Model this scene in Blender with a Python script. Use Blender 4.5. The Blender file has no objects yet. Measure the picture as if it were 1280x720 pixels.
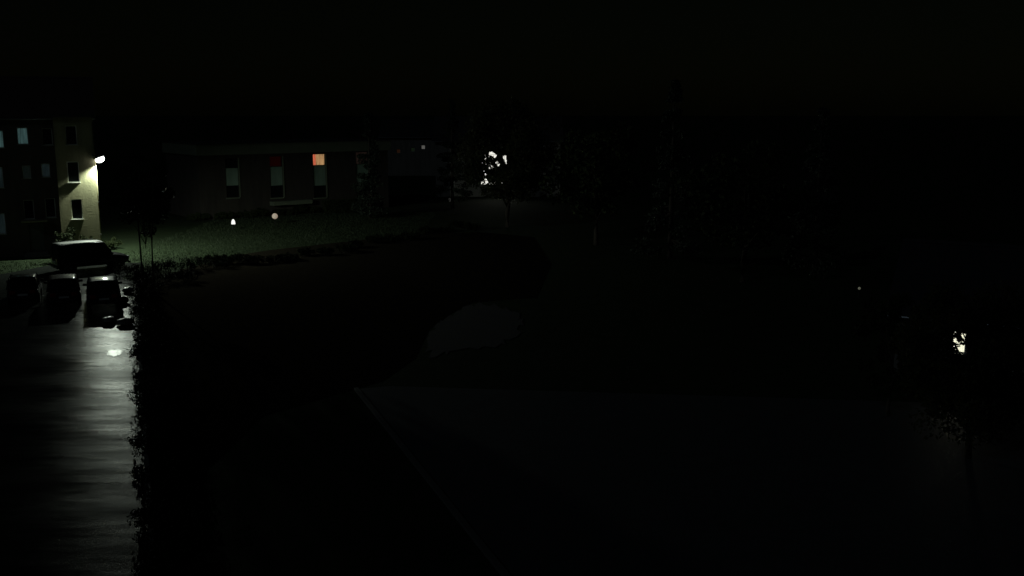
import bpy, math, random
import numpy as np
from mathutils import Vector, Matrix

# ------------------------------------------------------------------ camera, sky, moon, exposure
S = bpy.context.scene
COL = S.collection
FPX, CAMH, HZ = 1250.0, 10.8, 136.0           # focal length in photo pixels, camera height, horizon row
K = FPX / 1000.0
PITCH = math.atan((360 - HZ) / FPX)
cam_d = bpy.data.cameras.new('camera')
cam_d.sensor_width = 36.0
cam_d.lens = 36.0 * FPX / 1280.0
cam_d.clip_start, cam_d.clip_end = 0.1, 3000
cam = bpy.data.objects.new('camera', cam_d)
COL.objects.link(cam)
cam.location = (0, 0, CAMH)
cam.rotation_euler = (math.pi / 2 - PITCH, 0, 0)
S.camera = cam

SUN_EL, SUN_AZ = math.radians(32), math.radians(215)   # a faint moon, behind and left of the camera
world = bpy.data.worlds.new('World'); S.world = world
world.use_nodes = True
wn, wl = world.node_tree.nodes, world.node_tree.links
wn.clear()
sky = wn.new('ShaderNodeTexSky'); sky.sky_type = 'NISHITA'; sky.sun_disc = False
sky.sun_elevation = SUN_EL; sky.sun_rotation = SUN_AZ
tint = wn.new('ShaderNodeMix'); tint.data_type = 'RGBA'; tint.blend_type = 'MULTIPLY'
tint.inputs[0].default_value = 1.0
tint.inputs[7].default_value = (0.80, 0.86, 0.46, 1)     # takes the blue out of the night sky
bgn = wn.new('ShaderNodeBackground'); bgn.inputs['Strength'].default_value = 0.00022
wo = wn.new('ShaderNodeOutputWorld')
wl.new(sky.outputs[0], tint.inputs[6]); wl.new(tint.outputs[2], bgn.inputs['Color']); wl.new(bgn.outputs[0], wo.inputs['Surface'])

sun_d = bpy.data.lights.new('moon_light', 'SUN')
sun_d.energy = 0.03; sun_d.angle = math.radians(0.5); sun_d.color = (0.66, 0.84, 1.0)
sun = bpy.data.objects.new('moon_light', sun_d); COL.objects.link(sun)
sdir = Vector((math.sin(SUN_AZ) * math.cos(SUN_EL), math.cos(SUN_AZ) * math.cos(SUN_EL), math.sin(SUN_EL)))
sun.rotation_euler = sdir.to_track_quat('Z', 'Y').to_euler()

S.view_settings.view_transform = 'Standard'
S.view_settings.look = 'None'
S.view_settings.exposure = 0.0
S.view_settings.gamma = 1.0
S.view_settings.use_curve_mapping = False
S.render.engine = 'CYCLES'
try:
    S.cycles.use_denoising = True
    S.cycles.max_bounces = 6
    S.cycles.sample_clamp_indirect = 3.0
except Exception:
    pass

# ------------------------------------------------------------------ photo pixel -> direction
CP, SP = math.cos(PITCH), math.sin(PITCH)
def ray(px, py):
    u, v = (px - 640) / FPX, (360 - py) / FPX
    return Vector((u, CP + v * SP, -SP + v * CP))
def G(px, py, z=0.0):
    d = ray(px, py); t = (z - CAMH) / d.z
    return Vector((d.x * t, d.y * t, z))
def P(px, py, Y):
    d = ray(px, py); t = Y / d.y
    return Vector((d.x * t, Y, CAMH + d.z * t))
def on_plane(px, py, o, n):
    d = ray(px, py); c = Vector((0, 0, CAMH))
    return c + d * ((o - c).dot(n) / d.dot(n))

# ------------------------------------------------------------------ materials
MATS = {}
def mat(name, base, rough=0.6, metal=0.0, var=0.0, vscale=3.0, bump=0.0, bscale=20.0, spec=0.5, emit=None, estr=0.0,
        coat=0.0, rvar=0.0, trans=0.0, streak=None, stain=0.0):
    if name in MATS: return MATS[name]
    m = bpy.data.materials.new(name); m.use_nodes = True
    n, l = m.node_tree.nodes, m.node_tree.links
    b = n['Principled BSDF']
    b.inputs['Base Color'].default_value = (*base, 1)
    b.inputs['Roughness'].default_value = rough
    b.inputs['Metallic'].default_value = metal
    b.inputs['Specular IOR Level'].default_value = spec
    b.inputs['Coat Weight'].default_value = coat
    b.inputs['Coat Roughness'].default_value = 0.09
    tc = n.new('ShaderNodeTexCoord')
    co = tc.outputs['Object']
    if streak:
        mp = n.new('ShaderNodeMapping'); mp.inputs['Scale'].default_value = streak
        l.new(tc.outputs['Object'], mp.inputs['Vector']); co = mp.outputs[0]
    if var > 0:
        nz = n.new('ShaderNodeTexNoise'); nz.inputs['Scale'].default_value = vscale; nz.inputs['Detail'].default_value = 6
        l.new(tc.outputs['Object'], nz.inputs['Vector'])
        mx = n.new('ShaderNodeMix'); mx.data_type = 'RGBA'
        mx.inputs[6].default_value = (*[c * (1 - var) for c in base], 1)
        mx.inputs[7].default_value = (*[min(1, c * (1 + var)) for c in base], 1)
        l.new(nz.outputs['Fac'], mx.inputs[0])
        out = mx.outputs[2]
        if stain > 0:
            wv = n.new('ShaderNodeTexNoise'); wv.inputs['Scale'].default_value = 1.3; wv.inputs['Detail'].default_value = 8
            mp2 = n.new('ShaderNodeMapping'); mp2.inputs['Scale'].default_value = (1.6, 1.6, 0.22)
            l.new(tc.outputs['Object'], mp2.inputs['Vector']); l.new(mp2.outputs[0], wv.inputs['Vector'])
            rp = n.new('ShaderNodeMapRange'); rp.inputs['From Min'].default_value = 0.42; rp.inputs['From Max'].default_value = 0.72
            rp.inputs['To Min'].default_value = 1.0; rp.inputs['To Max'].default_value = 1.0 - stain
            l.new(wv.outputs['Fac'], rp.inputs['Value'])
            mm = n.new('ShaderNodeMix'); mm.data_type = 'RGBA'; mm.blend_type = 'MULTIPLY'; mm.inputs[0].default_value = 1
            l.new(out, mm.inputs[6]); l.new(rp.outputs[0], mm.inputs[7]); out = mm.outputs[2]
        l.new(out, b.inputs['Base Color'])
    if rvar > 0:
        rz = n.new('ShaderNodeTexNoise'); rz.inputs['Scale'].default_value = 0.55; rz.inputs['Detail'].default_value = 4
        l.new(co, rz.inputs['Vector'])
        mr = n.new('ShaderNodeMapRange'); mr.inputs['From Min'].default_value = 0.3; mr.inputs['From Max'].default_value = 0.7
        mr.inputs['To Min'].default_value = max(0.02, rough - rvar); mr.inputs['To Max'].default_value = min(1, rough + rvar)
        l.new(rz.outputs['Fac'], mr.inputs['Value']); l.new(mr.outputs[0], b.inputs['Roughness'])
    if bump > 0:
        bz = n.new('ShaderNodeTexNoise'); bz.inputs['Scale'].default_value = bscale; bz.inputs['Detail'].default_value = 5
        l.new(tc.outputs['Object'], bz.inputs['Vector'])
        bp = n.new('ShaderNodeBump'); bp.inputs['Strength'].default_value = bump; bp.inputs['Distance'].default_value = 0.02
        l.new(bz.outputs['Fac'], bp.inputs['Height']); l.new(bp.outputs[0], b.inputs['Normal'])
    if emit:
        b.inputs['Emission Color'].default_value = (*emit, 1); b.inputs['Emission Strength'].default_value = estr
    if emit and name.startswith('curtain'):
        fz = n.new('ShaderNodeTexNoise'); fz.inputs['Scale'].default_value = 1.0; fz.inputs['Detail'].default_value = 3
        fm = n.new('ShaderNodeMapping'); fm.inputs['Scale'].default_value = (9.0, 0.0, 0.7)
        l.new(tc.outputs['Object'], fm.inputs['Vector']); l.new(fm.outputs[0], fz.inputs['Vector'])
        fr = n.new('ShaderNodeMapRange'); fr.inputs['From Min'].default_value = 0.3; fr.inputs['From Max'].default_value = 0.7
        fr.inputs['To Min'].default_value = estr * 0.4; fr.inputs['To Max'].default_value = estr * 1.5
        l.new(fz.outputs['Fac'], fr.inputs['Value']); l.new(fr.outputs[0], b.inputs['Emission Strength'])
    if trans > 0:
        tr = n.new('ShaderNodeBsdfTranslucent'); tr.inputs[0].default_value = (*[c * 1.3 for c in base], 1)
        ms = n.new('ShaderNodeMixShader'); ms.inputs[0].default_value = trans
        l.new(b.outputs[0], ms.inputs[1]); l.new(tr.outputs[0], ms.inputs[2])
        l.new(ms.outputs[0], n['Material Output'].inputs['Surface'])
    MATS[name] = m
    return m

def glass_mat():
    m = bpy.data.materials.new('window_glass'); m.use_nodes = True
    n, l = m.node_tree.nodes, m.node_tree.links
    n.remove(n['Principled BSDF'])
    t = n.new('ShaderNodeBsdfTransparent'); g = n.new('ShaderNodeBsdfGlossy'); g.inputs['Roughness'].default_value = 0.03
    f = n.new('ShaderNodeFresnel'); f.inputs[0].default_value = 1.45
    x = n.new('ShaderNodeMixShader')
    l.new(f.outputs[0], x.inputs[0]); l.new(t.outputs[0], x.inputs[1]); l.new(g.outputs[0], x.inputs[2])
    l.new(x.outputs[0], n['Material Output'].inputs['Surface'])
    return m
GLASS = glass_mat()

# wet asphalt: puddled film, long shallow undulations across the lot
def asphalt_mat():
    m = mat('wet_asphalt', (0.022, 0.024, 0.022), rough=0.25, var=0.3, vscale=1.2, rvar=0.09, spec=0.011, streak=(0.5, 0.8, 1))
    n, l = m.node_tree.nodes, m.node_tree.links
    b = n['Principled BSDF']
    tc = n.new('ShaderNodeTexCoord')
    mp = n.new('ShaderNodeMapping'); mp.inputs['Rotation'].default_value = (0, 0, math.radians(-23)); mp.inputs['Scale'].default_value = (0.16, 0.50, 1)
    l.new(tc.outputs['Object'], mp.inputs['Vector'])
    n1 = n.new('ShaderNodeTexNoise'); n1.inputs['Scale'].default_value = 0.8; n1.inputs['Detail'].default_value = 3; n1.inputs['Roughness'].default_value = 0.5
    l.new(mp.outputs[0], n1.inputs['Vector'])
    b1 = n.new('ShaderNodeBump'); b1.inputs['Strength'].default_value = 1.0; b1.inputs['Distance'].default_value = 0.10
    l.new(n1.outputs['Fac'], b1.inputs['Height'])
    n2 = n.new('ShaderNodeTexNoise'); n2.inputs['Scale'].default_value = 28; n2.inputs['Detail'].default_value = 3
    l.new(tc.outputs['Object'], n2.inputs['Vector'])
    b2 = n.new('ShaderNodeBump'); b2.inputs['Strength'].default_value = 0.5; b2.inputs['Distance'].default_value = 0.012
    l.new(n2.outputs['Fac'], b2.inputs['Height']); l.new(b1.outputs[0], b2.inputs['Normal'])
    l.new(b2.outputs[0], b.inputs['Normal'])
    return m
ASPHALT = asphalt_mat()
LAWN = mat('lawn', (0.036, 0.052, 0.027), rough=0.9, var=0.35, vscale=0.9, bump=0.8, bscale=14, spec=0.05)
BLADE = mat('grass_blades', (0.042, 0.060, 0.031), rough=0.6, var=0.35, vscale=0.7, spec=0.2)
CREAM = mat('cream_render', (0.30, 0.285, 0.165), rough=0.9, var=0.14, vscale=1.6, bump=0.5, bscale=9, stain=0.3)
BROWNW = mat('brown_brick_render', (0.058, 0.050, 0.042), rough=0.9, var=0.2, vscale=2.0, bump=0.3, bscale=12, stain=0.3)
BRICK = mat('shade_toned_brick', (0.10, 0.085, 0.065), rough=0.9, var=0.2, vscale=2, bump=0.5, bscale=10, stain=0.3)  # tone darkened so the set-back wing stands in shade
FASCIA = mat('fascia_paint', (0.17, 0.20, 0.14), rough=0.8, var=0.2, vscale=1.0)
SPANDREL = mat('spandrel_panel', (0.32, 0.46, 0.37), rough=0.55, var=0.15, vscale=1.5, stain=0.25)
WHITEP = mat('white_frame_paint', (0.74, 0.75, 0.70), rough=0.45, var=0.06, vscale=5)
STONE = mat('pale_stone', (0.42, 0.42, 0.37), rough=0.8, var=0.2, vscale=4, bump=0.4, bscale=25)
DARKGLASS = mat('unlit_pane', (0.012, 0.014, 0.015), rough=0.06)
ROOFT = mat('roof_tiles', (0.10, 0.07, 0.06), rough=0.8, var=0.3, vscale=8, bump=0.7, bscale=30)
ROOFF = mat('roof_felt', (0.05, 0.05, 0.05), rough=0.9, var=0.2, vscale=3)
HOUSEW = mat('house_render', (0.30, 0.28, 0.25), rough=0.9, var=0.15, vscale=2, bump=0.4, bscale=15, stain=0.25)
METALG = mat('grey_metal', (0.25, 0.26, 0.27), rough=0.4, metal=0.8)
METALD = mat('dark_metal', (0.03, 0.03, 0.032), rough=0.45, metal=0.4)
DOORM = mat('door_paint', (0.09, 0.10, 0.09), rough=0.5, var=0.2)
BARK = mat('bark', (0.055, 0.045, 0.035), rough=0.9, var=0.35, vscale=6, bump=0.9, bscale=18)
KLEAF = mat('dark_hedge_leaf', (0.015, 0.020, 0.009), rough=0.8, spec=0.05, var=0.35, vscale=1.0)
LEAF = mat('leaf_green', (0.032, 0.045, 0.018), rough=0.7, spec=0.1, var=0.35, vscale=0.8)
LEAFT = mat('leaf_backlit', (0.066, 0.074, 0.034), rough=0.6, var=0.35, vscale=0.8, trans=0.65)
NEEDLE = mat('needles', (0.024, 0.038, 0.022), rough=0.7, var=0.3, vscale=1.0)
SHRUBL = mat('shrub_leaf', (0.036, 0.048, 0.020), rough=0.7, spec=0.1, var=0.35, vscale=1.4)
ROCKM = mat('wet_rock', (0.07, 0.068, 0.062), rough=0.38, var=0.4, vscale=5, bump=0.9, bscale=7)
PAVING = mat('damp_paving', (0.085, 0.092, 0.10), rough=0.55, var=0.25, vscale=1.5, bump=0.4, bscale=12)
GRAVEL = mat('pale_gravel', (0.046, 0.046, 0.052), rough=0.9, var=0.3, vscale=5, bump=0.7, bscale=40)
KERBM = mat('kerb_concrete', (0.16, 0.16, 0.15), rough=0.75, var=0.2, vscale=5, bump=0.4, bscale=30)
PAINTL = mat('bay_line_paint', (0.48, 0.48, 0.45), rough=0.5, var=0.3, vscale=6)
TYRE = mat('tyre_rubber', (0.018, 0.018, 0.018), rough=0.75)
RIM = mat('alloy', (0.45, 0.45, 0.46), rough=0.35, metal=0.9)
CARGLASS = mat('car_glass', (0.008, 0.009, 0.010), rough=0.05)
REDL = mat('tail_light_lens', (0.25, 0.012, 0.01), rough=0.15, coat=0.5)
CLEARL = mat('headlight_lens', (0.55, 0.56, 0.58), rough=0.1, coat=0.5)
PLATE = mat('plate_white', (0.62, 0.62, 0.60), rough=0.4)
TRIM = mat('black_trim', (0.014, 0.014, 0.015), rough=0.55)
LAMPG = mat('lamp_lens', (0.9, 0.9, 0.9), rough=0.3, emit=(0.98, 1.0, 0.95), estr=7.0)

# ------------------------------------------------------------------ mesh builder
class MB:
    def __init__(s): s.v, s.f = [], []
    def add(s, vs, fs):
        o = len(s.v); s.v += [tuple(v) for v in vs]; s.f += [tuple(i + o for i in f) for f in fs]; return s
    def box(s, x0, x1, y0, y1, z0, z1, M=None):
        vs = [Vector((x, y, z)) for z in (z0, z1) for y in (y0, y1) for x in (x0, x1)]
        if M: vs = [M @ v for v in vs]
        return s.add(vs, [(0, 2, 3, 1), (4, 5, 7, 6), (0, 1, 5, 4), (2, 6, 7, 3), (0, 4, 6, 2), (1, 3, 7, 5)])
    def tube(s, pts, rad, seg=8):
        pts = [Vector(p) for p in pts]; rings = []
        for i, p in enumerate(pts):
            d = (pts[min(i + 1, len(pts) - 1)] - pts[max(i - 1, 0)]).normalized()
            a = d.cross(Vector((0, 0, 1)))
            if a.length < 1e-3: a = Vector((1, 0, 0))
            a.normalize(); b = d.cross(a); r = rad[i] if isinstance(rad, (list, tuple)) else rad
            rings.append([p + (a * math.cos(2 * math.pi * k / seg) + b * math.sin(2 * math.pi * k / seg)) * r for k in range(seg)])
        vs = [v for r in rings for v in r]; fs = []
        for i in range(len(pts) - 1):
            for k in range(seg):
                fs.append((i * seg + k, i * seg + (k + 1) % seg, (i + 1) * seg + (k + 1) % seg, (i + 1) * seg + k))
        fs.append(tuple(range(seg))[::-1]); fs.append(tuple((len(pts) - 1) * seg + k for k in range(seg)))
        return s.add(vs, fs)
    def lathe(s, prof, seg=20, M=None):
        vs, fs = [], []
        for r, z in prof:
            for k in range(seg):
                a = 2 * math.pi * k / seg; v = Vector((r * math.cos(a), r * math.sin(a), z)); vs.append(M @ v if M else v)
        for i in range(len(prof) - 1):
            for k in range(seg):
                fs.append((i * seg + k, i * seg + (k + 1) % seg, (i + 1) * seg + (k + 1) % seg, (i + 1) * seg + k))
        fs.append(tuple(range(seg))[::-1]); fs.append(tuple((len(prof) - 1) * seg + k for k in range(seg)))
        return s.add(vs, fs)
    def prism(s, poly, z0, z1):
        n = len(poly)
        vs = [(p[0], p[1], z0) for p in poly] + [(p[0], p[1], z1) for p in poly]
        return s.add(vs, [tuple(range(n))[::-1], tuple(range(n, 2 * n))] + [(i, (i + 1) % n, n + (i + 1) % n, n + i) for i in range(n)])
    def mesh(s, name, m, smooth=False):
        me = bpy.data.meshes.new(name); me.from_pydata(s.v, [], s.f); me.update()
        if m: me.materials.append(m)
        if smooth: me.polygons.foreach_set('use_smooth', [True] * len(me.polygons))
        return me
    def build(s, name, m, parent=None, smooth=False, bevel=0.0):
        return link(name, s.mesh(name, m, smooth), parent, bevel)
def link(name, me, parent=None, bevel=0.0):
    o = bpy.data.objects.new(name, me); COL.objects.link(o)
    if parent: o.parent = parent
    if bevel:
        bv = o.modifiers.new('bevel', 'BEVEL'); bv.width = bevel; bv.segments = 2; bv.limit_method = 'ANGLE'
    return o
def tag(o, label=None, cat=None, group=None, kind=None):
    if label: o['label'] = label
    if cat: o['category'] = cat
    if group: o['group'] = group
    if kind: o['kind'] = kind
    return o
def empty(name, loc, rz=0.0):
    o = bpy.data.objects.new(name, None); COL.objects.link(o)
    o.location = loc; o.rotation_euler = (0, 0, rz); o.empty_display_size = 0.3
    return o
def copy_tree(o, parent=None):
    c = o.copy(); COL.objects.link(c); c.parent = parent
    for ch in [x for x in bpy.data.objects if x.parent == o]: copy_tree(ch, c)
    return c
def sub(o, n=1):
    m = o.modifiers.new('subd', 'SUBSURF'); m.levels = n; m.render_levels = n; return o

# ------------------------------------------------------------------ ground, lot, paths
def grid_sheet(x0, x1, y0, y1, nx, ny, fz):
    vs, fs = [], []
    for j in range(ny + 1):
        for i in range(nx + 1):
            x, y = x0 + (x1 - x0) * i / nx, y0 + (y1 - y0) * j / ny
            vs.append((x, y, fz(x, y)))
    for j in range(ny):
        for i in range(nx):
            a = j * (nx + 1) + i; fs.append((a, a + 1, a + nx + 2, a + nx + 1))
    return vs, fs
g = MB(); g.add(*grid_sheet(-900, 900, -200, 1600, 12, 12, lambda x, y: -0.02))
tag(g.build('ground', LAWN), kind='structure')

EDGE0, EDGE1 = G(168, 352), G(188, 716)              # right-hand edge of the wet lot
ed = (EDGE1 - EDGE0).normalized(); en = Vector((-ed.y, ed.x, 0))   # en points to the planting side
if en.x < 0: en = -en
VANC = Vector((-28.75, 54.05 * K, 0)); VANA = math.radians(39)
lot = [(EDGE1.x + ed.x * 9, EDGE1.y + ed.y * 9), (EDGE0.x, EDGE0.y), (-25.2, 51.0 * K), (-26.3, 56.4 * K), (-32.0, 56.4 * K), (-34.4, 51.2 * K), (-80, 30.0 * K), (-80, -2)]
b = MB(); n = len(lot); b.add([(p[0], p[1], 0.0) for p in lot], [tuple(range(n))])
lot_o = tag(b.build('parking_lot', ASPHALT), kind='structure')

pq = G(143, 441); pr = random.Random(5)
b = MB(); ring = []
for k in range(26):
    a = 2 * math.pi * k / 26; f = 1 + pr.uniform(-.16, .16)
    v = Vector((math.cos(a) * .33 * f, math.sin(a) * .62 * f, 0)); v.rotate(Matrix.Rotation(math.radians(23), 3, 'Z')); ring.append((pq.x + v.x, pq.y + v.y, 0.004))
b.add(ring, [tuple(range(26))])
PUDDLE = mat('puddle_water', (0.012, 0.013, 0.013), rough=0.22, bump=0.5, bscale=4.5, spec=0.007)
tag(b.build('puddle', PUDDLE), 'small puddle on the wet lot mirroring the wall lamp', 'puddle')

# kerb stones along the lot's planted edge
L = (EDGE1 - EDGE0).length + 8
kerb = tag(empty('lot_kerb', EDGE0, math.atan2(ed.y, ed.x)), 'low concrete kerb along the planted edge of the wet parking lot', 'kerb')
side = 1 if (Matrix.Rotation(-math.atan2(ed.y, ed.x), 4, 'Z') @ en).y > 0 else -1
ks = None
for i in range(int(L)):
    if ks is None:
        mb = MB(); mb.box(0.005, 0.985, 0.0 if side > 0 else -0.14, 0.14 if side > 0 else 0.0, -0.02, 0.11); ks = mb.mesh('kerb_stone', KERBM)
    o = link('kerb_stone', ks, kerb, 0.012); o.location = (i, 0, random.Random(i).uniform(-0.006, 0.006))

AX = math.radians(-23)                                # the lot's axis runs towards the lamp
axd = Vector((math.sin(AX), math.cos(AX), 0)); axr = Vector((axd.y, -axd.x, 0))
# paved forecourt with its kerb, and the pale path beyond
fk0, fk1 = G(448, 486), G(640, 724)
court = [(fk1.x + 1.4, 8.0), (30, 8), (30, 27.5 * K), (8, 29.5 * K), (fk0.x + 1.2, 30.6 * K), (fk0.x, fk0.y), (fk1.x, fk1.y)]
b = MB(); n = len(court); b.add([(p[0], p[1], 0.0) for p in court], [tuple(range(n))])
tag(b.build('forecourt', PAVING), kind='structure')
fd = (fk1 - fk0); FL = fd.length; fd.normalize()
fk = tag(empty('forecourt_kerb', fk0, math.atan2(fd.y, fd.x)), 'pale straight kerb running diagonally along the edge of the paved forecourt', 'kerb')
ks2 = None
for i in range(int(FL) + 3):
    if ks2 is None:
        mb = MB(); mb.box(0.004, 0.988, -0.18, -0.005, -0.02, 0.07); ks2 = mb.mesh('kerb_stone', KERBM)
    o = link('kerb_stone', ks2, fk, 0.01); o.location = (i, 0, random.Random(i + 99).uniform(-0.006, 0.006))
pc = [G(525, 446), G(585, 438), G(640, 428), G(655, 402), G(640, 384), G(592, 379), G(566, 392), G(538, 412)]
rj = random.Random(6)
for _ in range(3):
    pc = [q_ for i_ in range(len(pc)) for q_ in (pc[i_].lerp(pc[(i_ + 1) % len(pc)], .25), pc[i_].lerp(pc[(i_ + 1) % len(pc)], .75))]
pc = [p_ + Vector((rj.uniform(-.2, .2), rj.uniform(-.7, .7), 0)) for p_ in pc]
b = MB(); n = len(pc); b.add([(p.x, p.y, 0.002) for p in pc], [tuple(range(n))])
tag(b.build('gravel_path', GRAVEL), kind='structure')

shade_px = [(196, 352), (228, 336), (262, 328), (300, 318), (340, 312), (395, 306), (450, 300), (520, 292), (600, 290), (668, 296), (690, 330), (672, 372),
        (640, 374), (592, 378), (566, 391), (537, 412), (520, 448), (480, 476), (446, 486), (330, 520), (205, 640)]
shade_pts = [G(a_, b_) for a_, b_ in shade_px]; SHADE_POLY = [(p_.x, p_.y) for p_ in shade_pts]
SHADEM = mat('shade_patch_tone', (0.022, 0.019, 0.014), rough=1.0, var=0.4, vscale=3, bump=0.9, bscale=18, spec=0.0)
b = MB(); n = len(SHADE_POLY); b.add([(x_, y_, -0.016) for x_, y_ in SHADE_POLY], [tuple(range(n))])
tag(b.build('shade_patch', SHADEM), kind='structure')  # added dark sheet; its colour carries the shade of the unlit lawn

# grass blades on the lawn that the wall lamp reaches
def inside(p, poly):
    c = False; j = len(poly) - 1
    for i in range(len(poly)):
        if (poly[i][1] > p[1]) != (poly[j][1] > p[1]) and p[0] < (poly[j][0] - poly[i][0]) * (p[1] - poly[i][1]) / (poly[j][1] - poly[i][1]) + poly[i][0]: c = not c
        j = i
    return c
rg = np.random.default_rng(4)
N = 80000
X = rg.uniform(-46, -8, N); Y = rg.uniform(50 * K, 84 * K, N)
keep = np.array([not inside((x, y), lot) and not inside((x, y), SHADE_POLY) for x, y in zip(X, Y)]) & ~((X < -29.4) & (Y > 59.0 * K - 0.4 + (X + 29.9) * 0.404))
X, Y = X[keep], Y[keep]; N = len(X)
ang = rg.uniform(0, 6.283, N); h = rg.uniform(0.05, 0.13, N); w = rg.uniform(0.012, 0.025, N); le = rg.uniform(-0.05, 0.05, (N, 2))
V = np.zeros((N, 3, 3))
V[:, 0] = np.stack([X - np.cos(ang) * w, Y - np.sin(ang) * w, np.full(N, -0.02)], 1)
V[:, 1] = np.stack([X + np.cos(ang) * w, Y + np.sin(ang) * w, np.full(N, -0.02)], 1)
V[:, 2] = np.stack([X + le[:, 0], Y + le[:, 1], h], 1)
me = bpy.data.meshes.new('grass'); me.from_pydata(V.reshape(-1, 3).tolist(), [], np.arange(N * 3).reshape(-1, 3).tolist()); me.materials.append(BLADE)
tag(link('grass', me), 'wet green grass of the lawn lit by the wall lamp', 'grass', kind='stuff')

# ------------------------------------------------------------------ building helpers
def wall_mesh(mb, x0, x1, z0, z1, holes, y=0.0, depth=0.18):
    """front sheet at y, facing -y, with rectangular openings and their reveals"""
    xs = sorted({x0, x1, *[h[0] for h in holes], *[h[1] for h in holes]}); zs = sorted({z0, z1, *[h[2] for h in holes], *[h[3] for h in holes]})
    for i in range(len(xs) - 1):
        for j in range(len(zs) - 1):
            cx, cz = (xs[i] + xs[i + 1]) / 2, (zs[j] + zs[j + 1]) / 2
            if any(h[0] < cx < h[1] and h[2] < cz < h[3] for h in holes): continue
            mb.add([(xs[i], y, zs[j]), (xs[i + 1], y, zs[j]), (xs[i + 1], y, zs[j + 1]), (xs[i], y, zs[j + 1])], [(0, 1, 2, 3)])
    for a, b_, c, d in holes:
        k = y + depth
        mb.add([(a, y, c), (a, k, c), (a, k, d), (a, y, d)], [(0, 1, 2, 3)]); mb.add([(b_, y, c), (b_, k, c), (b_, k, d), (b_, y, d)], [(3, 2, 1, 0)])
        mb.add([(a, y, c), (b_, y, c), (b_, k, c), (a, k, c)], [(0, 1, 2, 3)]); mb.add([(a, y, d), (b_, y, d), (b_, k, d), (a, k, d)], [(3, 2, 1, 0)])
def shell(mb, x0, x1, z0, z1, dy, y=0.0):
    mb.add([(x0, y, z0), (x0, dy, z0), (x0, dy, z1), (x0, y, z1)], [(3, 2, 1, 0)])
    mb.add([(x1, y, z0), (x1, dy, z0), (x1, dy, z1), (x1, y, z1)], [(0, 1, 2, 3)])
    mb.add([(x0, dy, z0), (x1, dy, z0), (x1, dy, z1), (x0, dy, z1)], [(3, 2, 1, 0)])
    mb.add([(x0, y, z1), (x1, y, z1), (x1, dy, z1), (x0, dy, z1)], [(0, 1, 2, 3)])
def window(parent, h, lit=None, y=0.0, depth=0.18, frame=WHITEP, fw=0.055, mull=1, trans=0, sill=True, sill_m=STONE, sill_p=0.10):
    a, b_, c, d = h; k = y + depth
    mb = MB(); e = 0.003
    f0, f1 = k - 0.075, k - 0.01
    mb.box(a + e, a + fw, f0, f1, c + e, d - e); mb.box(b_ - fw, b_ - e, f0, f1, c + e, d - e)
    mb.box(a + fw, b_ - fw, f0, f1, c + e, c + fw); mb.box(a + fw, b_ - fw, f0, f1, d - fw, d - e)
    W = mb.build('window', frame, parent)
    nx = mull + 1; nz = trans + 1
    bars = MB()
    for i in range(1, nx):
        x = a + (b_ - a) * i / nx; bars.box(x - 0.022, x + 0.022, f0 + 0.008, f1 - 0.004, c + fw, d - fw)
    if mull: bars.build('mullion', frame, W)
    for j in range(1, nz):
        z = c + (d - c) * j / nz
        for i in range(nx):
            xa, xb = a + (b_ - a) * i / nx, a + (b_ - a) * (i + 1) / nx
            t = MB(); t.box(xa + 0.056, xb - 0.056, f0 + 0.012, f1 - 0.006, z - 0.02, z + 0.02); t.build('transom', frame, W)
    for i in range(nx):
        for j in range(nz):
            xa, xb = a + (b_ - a) * i / nx + 0.023, a + (b_ - a) * (i + 1) / nx - 0.023
            za, zb = c + (d - c) * j / nz + 0.021, c + (d - c) * (j + 1) / nz - 0.021
            p = MB(); p.box(max(xa, a + fw), min(xb, b_ - fw), k - 0.045, k - 0.037, max(za, c + fw), min(zb, d - fw))
            p.build('pane', GLASS if lit else DARKGLASS, W)
    if lit:
        xs = np.linspace(a + 0.02, b_ - 0.02, 41)
        mb = MB(); vs = []; fs = []
        for i, x in enumerate(xs):
            yy = k + 0.05 + 0.02 * math.sin(i * 1.35) + 0.008 * math.sin(i * 0.5)
            vs += [(x, yy, c + 0.02), (x, yy, d - 0.02)]
            if i: fs.append((2 * i - 2, 2 * i, 2 * i + 1, 2 * i - 1))
        mb.add(vs, fs); mb.build('curtain', lit, W)
    bk = MB(); bk.box(a - 0.05, b_ + 0.05, k + 0.12, k + 0.14, c - 0.05, d + 0.05); bk.build('room_back', METALD, W)
    if sill:
        s_ = MB(); s_.box(a - 0.06, b_ + 0.06, y - sill_p, k - 0.08, c - 0.05, c + 0.004); s_.build('sill', sill_m, W, bevel=0.006)
    return W
def gable_roof(parent, x0, x1, y0, y1, z, rise, m, over=0.4):
    ym = (y0 + y1) / 2; t = 0.16; k = rise / (ym - y0)
    mb = MB()
    for s_ in (0, 1):
        ye = y0 - over if s_ == 0 else y1 + over; ze = z - over * k
        q = [(x0 - over, ye, ze), (x1 + over, ye, ze), (x1 + over, ym, z + rise), (x0 - over, ym, z + rise)]
        vs = q + [(v[0], v[1], v[2] + t) for v in q]
        f = [(0, 1, 2, 3), (7, 6, 5, 4), (0, 4, 5, 1), (1, 5, 6, 2), (3, 7, 4, 0)]
        mb.add(vs, f if s_ else f)
    r = mb.build('roof', m, parent)
    for x in (x0 + 0.002, x1 - 0.002):
        gb = MB(); gb.add([(x, y0, z), (x, y1, z), (x, ym, z + rise)], [(0, 1, 2)])
        gb.build('gable', HOUSEW if m is not ROOFT else CREAM, parent)
    rg_ = MB(); rg_.tube([(x0 - over, ym, z + rise + t), (x1 + over, ym, z + rise + t)], 0.11, 8); rg_.build('ridge', m, r)
    gt = MB(); gt.tube([(x0 - over, y0 - over - 0.06, z - over * k + 0.03), (x1 + over, y0 - over - 0.06, z - over * k + 0.03)], 0.06, 8); gt.build('gutter', METALG, parent)
    return r

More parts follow.
